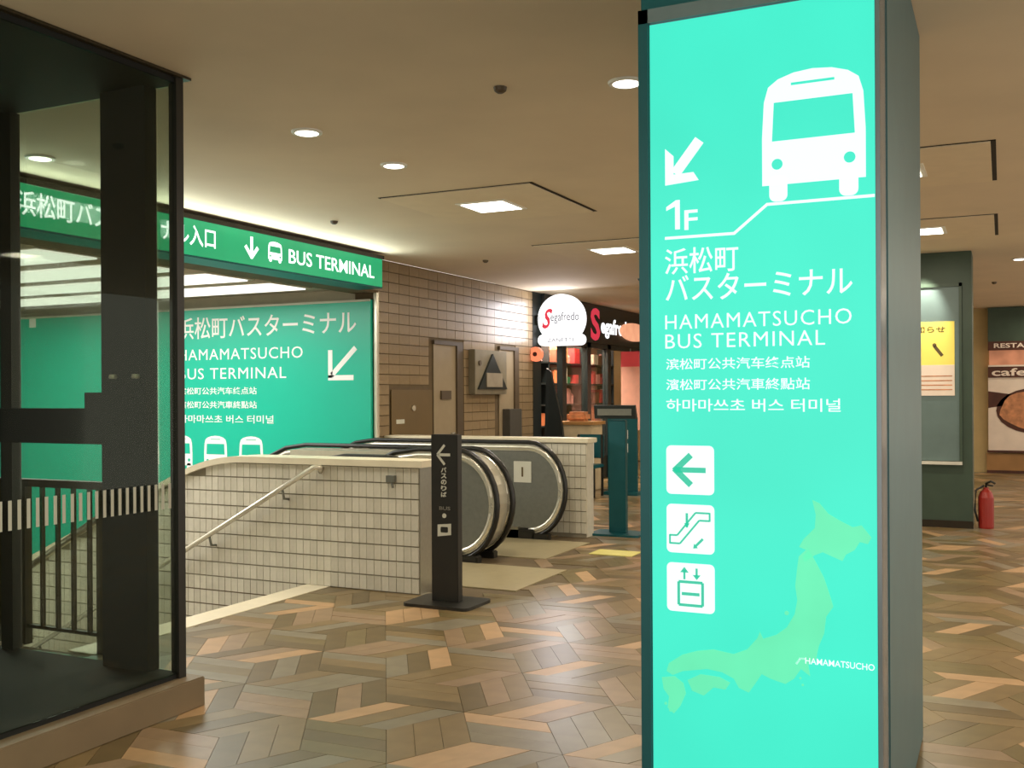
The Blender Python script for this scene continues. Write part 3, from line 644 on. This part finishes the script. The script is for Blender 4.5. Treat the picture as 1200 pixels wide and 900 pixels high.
def downlight(x, y, label):
    t = thing('downlight', label, 'light', (x, y, CEIL), 'round recessed downlights')
    bm = bmn(); lathe(bm, (x, y, CEIL - 0.012), [(0.068, 0), (0.088, 0), (0.092, 0.008), (0.092, 0.0119)], 24); obj('trim_ring', bm, M['white'], t)
    bm = bmn(); lathe(bm, (x, y, CEIL - 0.015), [(0.02, 0), (0.06, 0.0), (0.068, 0.003)], 24); obj('lamp_lens', bm, M['lamp'], t)
    lamp('downlight_lamp', 'SPOT', (x, y, CEIL - 0.03), DOWN_W, WARM, t, 0.06, spot=2.5)
downlight(-3.68, 4.91, 'round downlight left of centre on the ceiling, beside the glass enclosure top')
downlight(-3.69, 5.88, 'round downlight farther back, just before the square ceiling panel')
downlight(-1.68, 4.84, 'round downlight just left of the sign pillar')
downlight(-5.61, 4.66, 'round downlight seen through the glass enclosure')
downlight(0.19, 13.32, 'round downlight far away at the right edge')
for x, y in ((-1.7, 1.5), (0.8, 2.8), (-2.8, 1.6), (0.6, 6.3), (1.6, 4.6), (-5.6, 12.6)):  # last one is added, with no fixture, to brighten the tiled wall
    lamp('hall_downlight', 'SPOT', (x, y, CEIL - 0.03), DOWN_W, WARM, None, 0.06, spot=2.5)
for x, y, l in ((-2.28, 4.64, 'small dark sprinkler on the ceiling above the middle of the hall'), (-5.36, 7.54, 'small dark sprinkler near the green overhead sign'),
                (-5.38, 10.54, 'small dark sprinkler above the brown tiled wall'), (-4.4, 13.2, 'small dark sprinkler near the cafe sign'), (-0.1, 16.0, 'small dark sprinkler at the far right')):
    bm = bmn(); lathe(bm, (x, y, CEIL - 0.03), [(0.015, 0), (0.03, 0.01), (0.035, 0.0299)], 12); tag(obj('sprinkler', bm, M['frame_brown']), l, 'sprinkler', 'ceiling sprinklers')

# ================================================================== RIGHT COLUMN WITH NOTICE BOARD
t = thing('notice_column', 'grey green column with a recessed notice board, right of the sign pillar', 'column', (-0.95, 12.6, 0))
box('shaft', -1.6, -0.30, 12.3, 12.9, 0, CEIL, M['notice_dark'], t, 0.006)
box('baseboard', -1.6, -0.295, 12.28, 12.3, 0, 0.08, M['gap'], t)
f = box('board_back', -1.3, -0.43, 12.28, 12.3, 0.74, 2.66, M['notice'], t)
box('board_frame', -0.43, -0.40, 12.26, 12.3, 0.70, 2.70, M['notice_dark'], t); box('board_frame', -1.33, -0.40, 12.26, 12.3, 2.66, 2.70, M['notice_dark'], t)
box('ledge', -1.33, -0.40, 12.22, 12.3, 0.70, 0.735, M['bright'], t)
lamp('picture_light', 'SPOT', (-0.8, 12.0, 2.99), 110, (1, 0.9, 0.75), t, 0.03, spot=0.9, rot=(math.radians(27), 0, 0))
pt = thing('poster', 'yellow and white printed poster pinned to the notice board', 'poster', (-0.75, 12.27, 1.46))
box('paper', -1.02, -0.475, 12.272, 12.279, 1.46, 2.28, M['poster_y'], pt); box('paper_foot', -1.02, -0.476, 12.270, 12.272, 1.46, 1.80, M['poster_w'], pt)
text('お知らせ', M['ink'], pt, (-0.97, 12.2715, 2.16), X_, Z_, 0.4, 0.07, 0.01)
flat('figure', M['ink'], pt, (-0.65, 12.2715, 1.95), X_, Z_, [bar((-.03, .06), (.05, -.05), .035), disc(-.03, .07, .022, 10)], 0.001)
flat('text_lines', M['food'], pt, (0, 12.2695, 0), X_, Z_, [[(-1.0, z), (-0.5, z), (-0.5, z + .012), (-1.0, z + .012)] for z in (1.52, 1.57, 1.62, 1.67)], 0.001)
t = thing('fire_extinguisher', 'red fire extinguisher on the floor beside the grey green column', 'fire extinguisher', (-0.17, 12.4, 0))
bm = bmn(); lathe(bm, (-0.17, 12.4, 0.0), [(0.075, 0), (0.08, 0.02), (0.08, 0.34), (0.06, 0.4), (0.028, 0.43), (0.028, 0.45)], 18); obj('cylinder', bm, M['red'], t)
bm = bmn(); tube(bm, [(-0.17, 12.4, 0.45), (-0.17, 12.4, 0.49), (-0.12, 12.36, 0.52), (-0.08, 12.33, 0.5)], 0.012, 6); tube(bm, [(-0.17, 12.4, 0.48), (-0.1, 12.36, 0.47)], 0.01, 6); obj('handle', bm, M['black'], t)
bm = bmn(); tube(bm, [(-0.19, 12.38, 0.47), (-0.27, 12.33, 0.42), (-0.28, 12.32, 0.2), (-0.25, 12.32, 0.08)], 0.012, 6); obj('hose', bm, M['rubber'], t)

# ================================================================== FAR END WALL AND RESTAURANT FRONT
struct(box('wall_end', -1.6, 5, 21.0, 21.2, 0, CEIL, M['beige']))
t = thing('restaurant_front', 'restaurant front with dark canopy and big dish picture at the far right', 'shop front', (1.3, 20.95, 0))
box('wainscot', -0.27, 3.0, 20.93, 21.0, 0.0, 0.36, M['wood'], t); box('dark_rail', -0.27, 3.0, 20.91, 20.93, 0.0, 0.05, M['fooddark'], t)
box('canopy', -0.24, 3.0, 20.75, 21.0, 2.42, CEIL - 0.01, M['notice_dark'], t)
b = box('name_band', -0.24, 3.0, 20.74, 20.9, 2.26, 2.42, M['fooddark'], t)
text('RESTAURANT', M['poster_w'], b, (-0.14, 20.739, 2.30), X_, Z_, 1.1, 0.085, 0.02)
box('menu_panel', -0.22, 3.0, 20.86, 20.98, 1.99, 2.26, M['foodorange'], t)
box('white_shelf', -0.24, 3.0, 20.84, 20.98, 1.96, 1.99, M['poster_w'], t)
b = box('lower_band', -0.24, 3.0, 20.85, 20.98, 1.76, 1.96, M['fooddark'], t)
text('cafe & bar', M['poster_w'], b, (-0.18, 20.849, 1.79), X_, Z_, 1.5, 0.14, 0.02)
b = box('picture', -0.24, 3.0, 20.87, 20.98, 0.42, 1.76, M['poster_w'], t)
flat('bowl', M['fooddark'], b, (0.55, 20.869, 1.15), X_, Z_, [[(0.66 * math.cos(k * PI / 12), 0.42 * math.sin(k * PI / 12)) for k in range(24)], [(-.79, .36), (-.4, .3), (-.5, .1), (-.79, .05)]], 0.004)
flat('food', M['food'], b, (0.55, 20.865, 1.16), X_, Z_, [[((0.6 + .03 * math.sin(5 * k)) * math.cos(k * PI / 12), (0.35 + .02 * math.cos(7 * k)) * math.sin(k * PI / 12)) for k in range(24)]], 0.003)
box('picture_sill', -0.26, 3.0, 20.84, 20.93, 0.38, 0.42, M['fooddark'], t)
lamp('menu_light', 'AREA', (1.0, 20.2, 2.9), 18, WARM, None, 0.5)

# ================================================================== CAFE AT THE FAR LEFT
t = thing('cafe_storefront', 'dark framed cafe shop front beyond the tiled wall with a black fascia', 'shop front', (-6.4, 17.6, 0))
box('corner_jamb', -6.55, -6.40, 14.1, 14.40, 0, CEIL, M['shopdark'], t)
fa = box('fascia', -6.6, -6.34, 14.4, 20.8, 2.38, CEIL - 0.005, M['shopdark'], t)
for y in (15.25, 16.35, 17.35): box('mullion', -6.5, -6.4, y, y + 0.17, 0, 2.38, M['shopdark'], t)
box('door_head', -6.5, -6.4, 14.4, 20.8, 2.3, 2.38, M['shopdark'], t)
box('window_glass', -6.46, -6.45, 15.42, 16.35, 0.4, 2.3, M['clear'], t); box('window_glass', -6.46, -6.45, 16.52, 17.35, 0.4, 2.3, M['clear'], t)
box('stall_riser', -6.5, -6.42, 15.42, 17.35, 0, 0.4, M['shopdark'], t)
# fascia lettering (stands on the fascia, reads towards the passage)
text('S', M['logo_red'], fa, (-6.338, 16.35, 2.42), Y_, Z_, 0.45, 0.56, 0.03, label='red letter')
text('egafredo', M['shoplit'], fa, (-6.338, 16.85, 2.48), Y_, Z_, 1.6, 0.36, 0.03)
bm = bmn(); prism(bm, [(-6.34, 18.35 + 0.75 * math.cos(k * PI / 12) * 1.0 + 0.2, 2.66 + 0.17 * math.sin(k * PI / 12)) for k in range(24)], (0.06, 0, 0)); obj('oval_lamp', bm, M['shoporange'], fa)
# interior
struct(box('wall_cafe', -8.4, -8.3, 14.1, 22, 0, CEIL, M['shopback'])); struct(box('wall_cafe_side', -8.3, -6.7, 14.0, 14.1, 0, CEIL, M['shopdark']))
lamp('cafe_lamp', 'AREA', (-7.0, 16.0, 2.95), 420, (1, 0.82, 0.66), None, 1.0, sy=3)
sh = thing('shelf_unit', 'dark shelf unit with rows of goods behind the cafe window', 'shelf', (-7.3, 17.0, 0))
for z in (0.95, 1.32, 1.69, 2.06): box('shelf_board', -7.45, -7.1, 14.7, 19.6, z - 0.025, z, M['shopdark'], sh)
for y in (14.7, 16.3, 17.9, 19.57): box('upright', -7.45, -7.1, y, y + 0.03, 0, 2.4, M['shopdark'], sh)
box('back_panel', -7.5, -7.45, 14.7, 19.6, 0, 2.4, M['shopback'], sh)
gcol = [mat('package_' + n, c, 0.5, noise=0.05) for n, c in (('red', srgb(214, 60, 60)), ('cream', srgb(244, 226, 200)), ('pink', srgb(240, 160, 150)), ('brown', srgb(120, 70, 50)), ('white', srgb(246, 244, 236)), ('green', srgb(40, 110, 70)), ('orange', srgb(240, 140, 90)))]
cn = ['red', 'cream', 'pink', 'brown', 'white', 'green', 'orange']; ORD = 'one two three four five six seven eight nine ten eleven twelve thirteen fourteen fifteen sixteen seventeen eighteen nineteen twenty'.split(); rowname = {0.95: 'bottom', 1.32: 'second lowest', 1.69: 'second highest', 2.06: 'top'}
for z in (0.95, 1.32, 1.69, 2.06):
    y = 14.85; k = 0
    while y < 19.3:
        wd = random.uniform(0.14, 0.3); ht = random.uniform(0.16, 0.29); c = random.randrange(7)
        if not any(abs(y + wd / 2 - q) < wd / 2 + 0.05 for q in (16.315, 17.915)):
            if k % 3 == 2:
                bm = bmn(); lathe(bm, (-7.25, y + wd / 2, z), [(wd * .32, 0), (wd * .34, ht * .6), (wd * .16, ht * .78), (wd * .14, ht)], 12); o = obj('bottle', bm, gcol[c]); lab = 'bottle'
            else:
                bm = bmn(); bx(bm, -7.36, -7.14, y, y + wd, z, z + ht); o = obj('package', bm, gcol[c], None, 0.008); lab = 'package'
            tag(o, '%s %s on the %s cafe shelf, number %s from the near end' % (cn[c], lab, rowname[z], ORD[k]), lab, '%s %ss on the %s cafe shelf' % (cn[c], lab, rowname[z]))
        y += wd + random.uniform(0.03, 0.12); k += 1
# round projecting sign
t = thing('projecting_sign', 'round white illuminated cafe sign with red initial sticking out from the wall', 'sign', (-6.0, 14.25, 2.2))
bm = bmn(); prism(bm, [(-5.99 + 0.375 * math.cos(k * PI / 24), 14.2, 2.63 + 0.375 * math.sin(k * PI / 24)) for k in range(48)], (0, 0.12, 0)); sf = obj('round_face', bm, M['shoplit'], t)
bm = bmn(); prism(bm, [(-5.99 + a, 14.19, 2.3 + b) for a, b in rrect(-0.37, -0.07, 0.37, 0.1, 0.08)], (0, 0.13, 0)); rb = obj('ribbon', bm, M['shoplit'], t)
box('bracket', -6.41, -6.34, 14.2, 14.3, 2.55, 2.7, M['shopdark'], t)
lamp('wall_glare_fill', 'SPOT', (-4.9, 13.3, CEIL - 0.05), 95, (0.93, 0.92, 1.0), None, 0.1, spot=0.8, rot=(0, math.radians(66), 0))  # added spot without a fixture, makes the glare on the tiled wall
text('S', M['logo_red'], sf, (-6.30, 14.199, 2.49), X_, (0.25, 0, 1), 0.12, 0.30, 0.02, label='red letter')
text('egafredo', M['logo_grey'], sf, (-6.15, 14.199, 2.56), X_, Z_, 0.46, 0.17, 0.0)
text('ZANETTI', M['logo_grey'], rb, (-6.2, 14.189, 2.285), X_, Z_, 0.42, 0.055, 0.0)
lamp('sign_glow', 'AREA', (-5.98, 14.1, 2.6), 14, (0.95, 0.93, 1.0), t, 0.6, rot=(-PI / 2, 0, 0))
t = thing('ring_lamp', 'small orange ring lamp below the round cafe sign', 'lamp', (-6.36, 14.1, 2.08))
bm = bmn(); prism(bm, [(-6.33 + 0.11 * math.cos(k * PI / 8), 14.02, 2.1 + 0.11 * math.sin(k * PI / 8)) for k in range(16)], (0, 0.07, 0)); obj('shade', bm, M['lanternring'], t)
bm = bmn(); prism(bm, [(-6.33 + 0.035 * math.cos(k * PI / 5), 14.005, 2.1 + 0.035 * math.sin(k * PI / 5)) for k in range(10)], (0, 0.015, 0)); obj('centre', bm, M['fooddark'], t)
# sloping dark board, counter, banners, menu stand, chair
t = thing('menu_easel', 'dark board leaning beside the cafe entrance', 'board', (-6.2, 14.6, 0))
bm = bmn(); prism(bm, [(-6.40, 14.45, 0), (-5.95, 14.45, 0), (-6.12, 14.52, 1.1), (-6.33, 14.6, 1.85), (-6.40, 14.6, 1.9)], (0, 0.05, 0)); obj('board', bm, M['shopdark'], t)
t = thing('service_counter', 'pale beige cafe counter at the shop entrance', 'counter', (-5.98, 14.9, 0))
box('body', -6.28, -5.72, 14.75, 15.25, 0, 1.02, mat('pale_counter', srgb(206, 190, 156), 0.5), t, 0.01); box('top', -6.32, -5.68, 14.72, 15.28, 1.02, 1.07, M['wood'], t)
bm = bmn(); bx(bm, -6.18, -5.85, 14.85, 15.1, 1.07, 1.22); tag(obj('bread_tray', bm, M['food'], None, 0.04), 'brown covered tray on the cafe counter', 'tray')
for i, (x, y) in enumerate(((-5.98, 17.35), (-5.86, 17.95))):
    t = thing('hanging_banner', ['tall pink and red banner by the cafe, nearer the counter', 'tall pink and red banner by the cafe, nearer the sign pillar'][i], 'banner', (x, y, 1.0), 'cafe banners')
    box('cloth', x - 0.17, x + 0.17, y, y + 0.02, 0.85, 2.25, M['peach'], t); box('red_header', x - 0.172, x + 0.172, y - 0.003, y + 0.023, 1.98, 2.25, M['redbanner'], t)
    bm = bmn(); tube(bm, [(x, y + 0.03, 0), (x, y + 0.03, 2.3)], 0.012, 6); lathe(bm, (x, y + 0.03, 0), [(0.15, 0), (0.15, 0.03), (0.02, 0.05)], 12); obj('pole', bm, M['steel'], t)
t = thing('menu_stand', 'dark menu stand with two white cards behind the teal post', 'menu stand', (-5.1, 14.4, 0))
bm = bmn(); bx(bm, -5.32, -4.86, 14.4, 14.44, 0.05, 1.15); bx(bm, -5.35, -4.83, 14.3, 14.55, 0.0, 0.05); obj('panel', bm, M['tealpaint'], t)
for z in (0.83, 0.63): box('card', -5.2, -5.0, 14.392, 14.4, z, z + 0.13, M['white'], t)
t = thing('cafe_chair', 'dark cafe chair between the far tiled wall and the teal post', 'chair', (-5.5, 14.0, 0))
box('seat', -5.72, -5.3, 13.8, 14.2, 0.42, 0.47, M['tealpaint'], t, 0.01); box('backrest', -5.72, -5.3, 14.17, 14.2, 0.55, 0.9, M['tealpaint'], t, 0.01)
for a in (-5.70, -5.34):
    for b in (13.82, 14.16): box('leg', a, a + 0.03, b, b + 0.03, 0, 0.42 if b < 14 else 0.9, M['black'], t)
tag(box('paper_bag', -5.62, -5.4, 13.9, 14.05, 0.47, 0.80, M['white'], None, 0.01), 'white paper bag standing on the dark cafe chair', 'bag')
t = thing('banner_stand', 'narrow white banner stand beside the teal post', 'banner', (-5.45, 15.0, 0))
box('cloth', -5.5, -5.40, 15.0, 15.02, 0.4, 1.3, M['white'], t); box('pole', -5.46, -5.44, 15.02, 15.04, 0, 1.32, M['steel'], t); box('base', -5.58, -5.32, 14.9, 15.14, 0, 0.02, M['steel'], t)
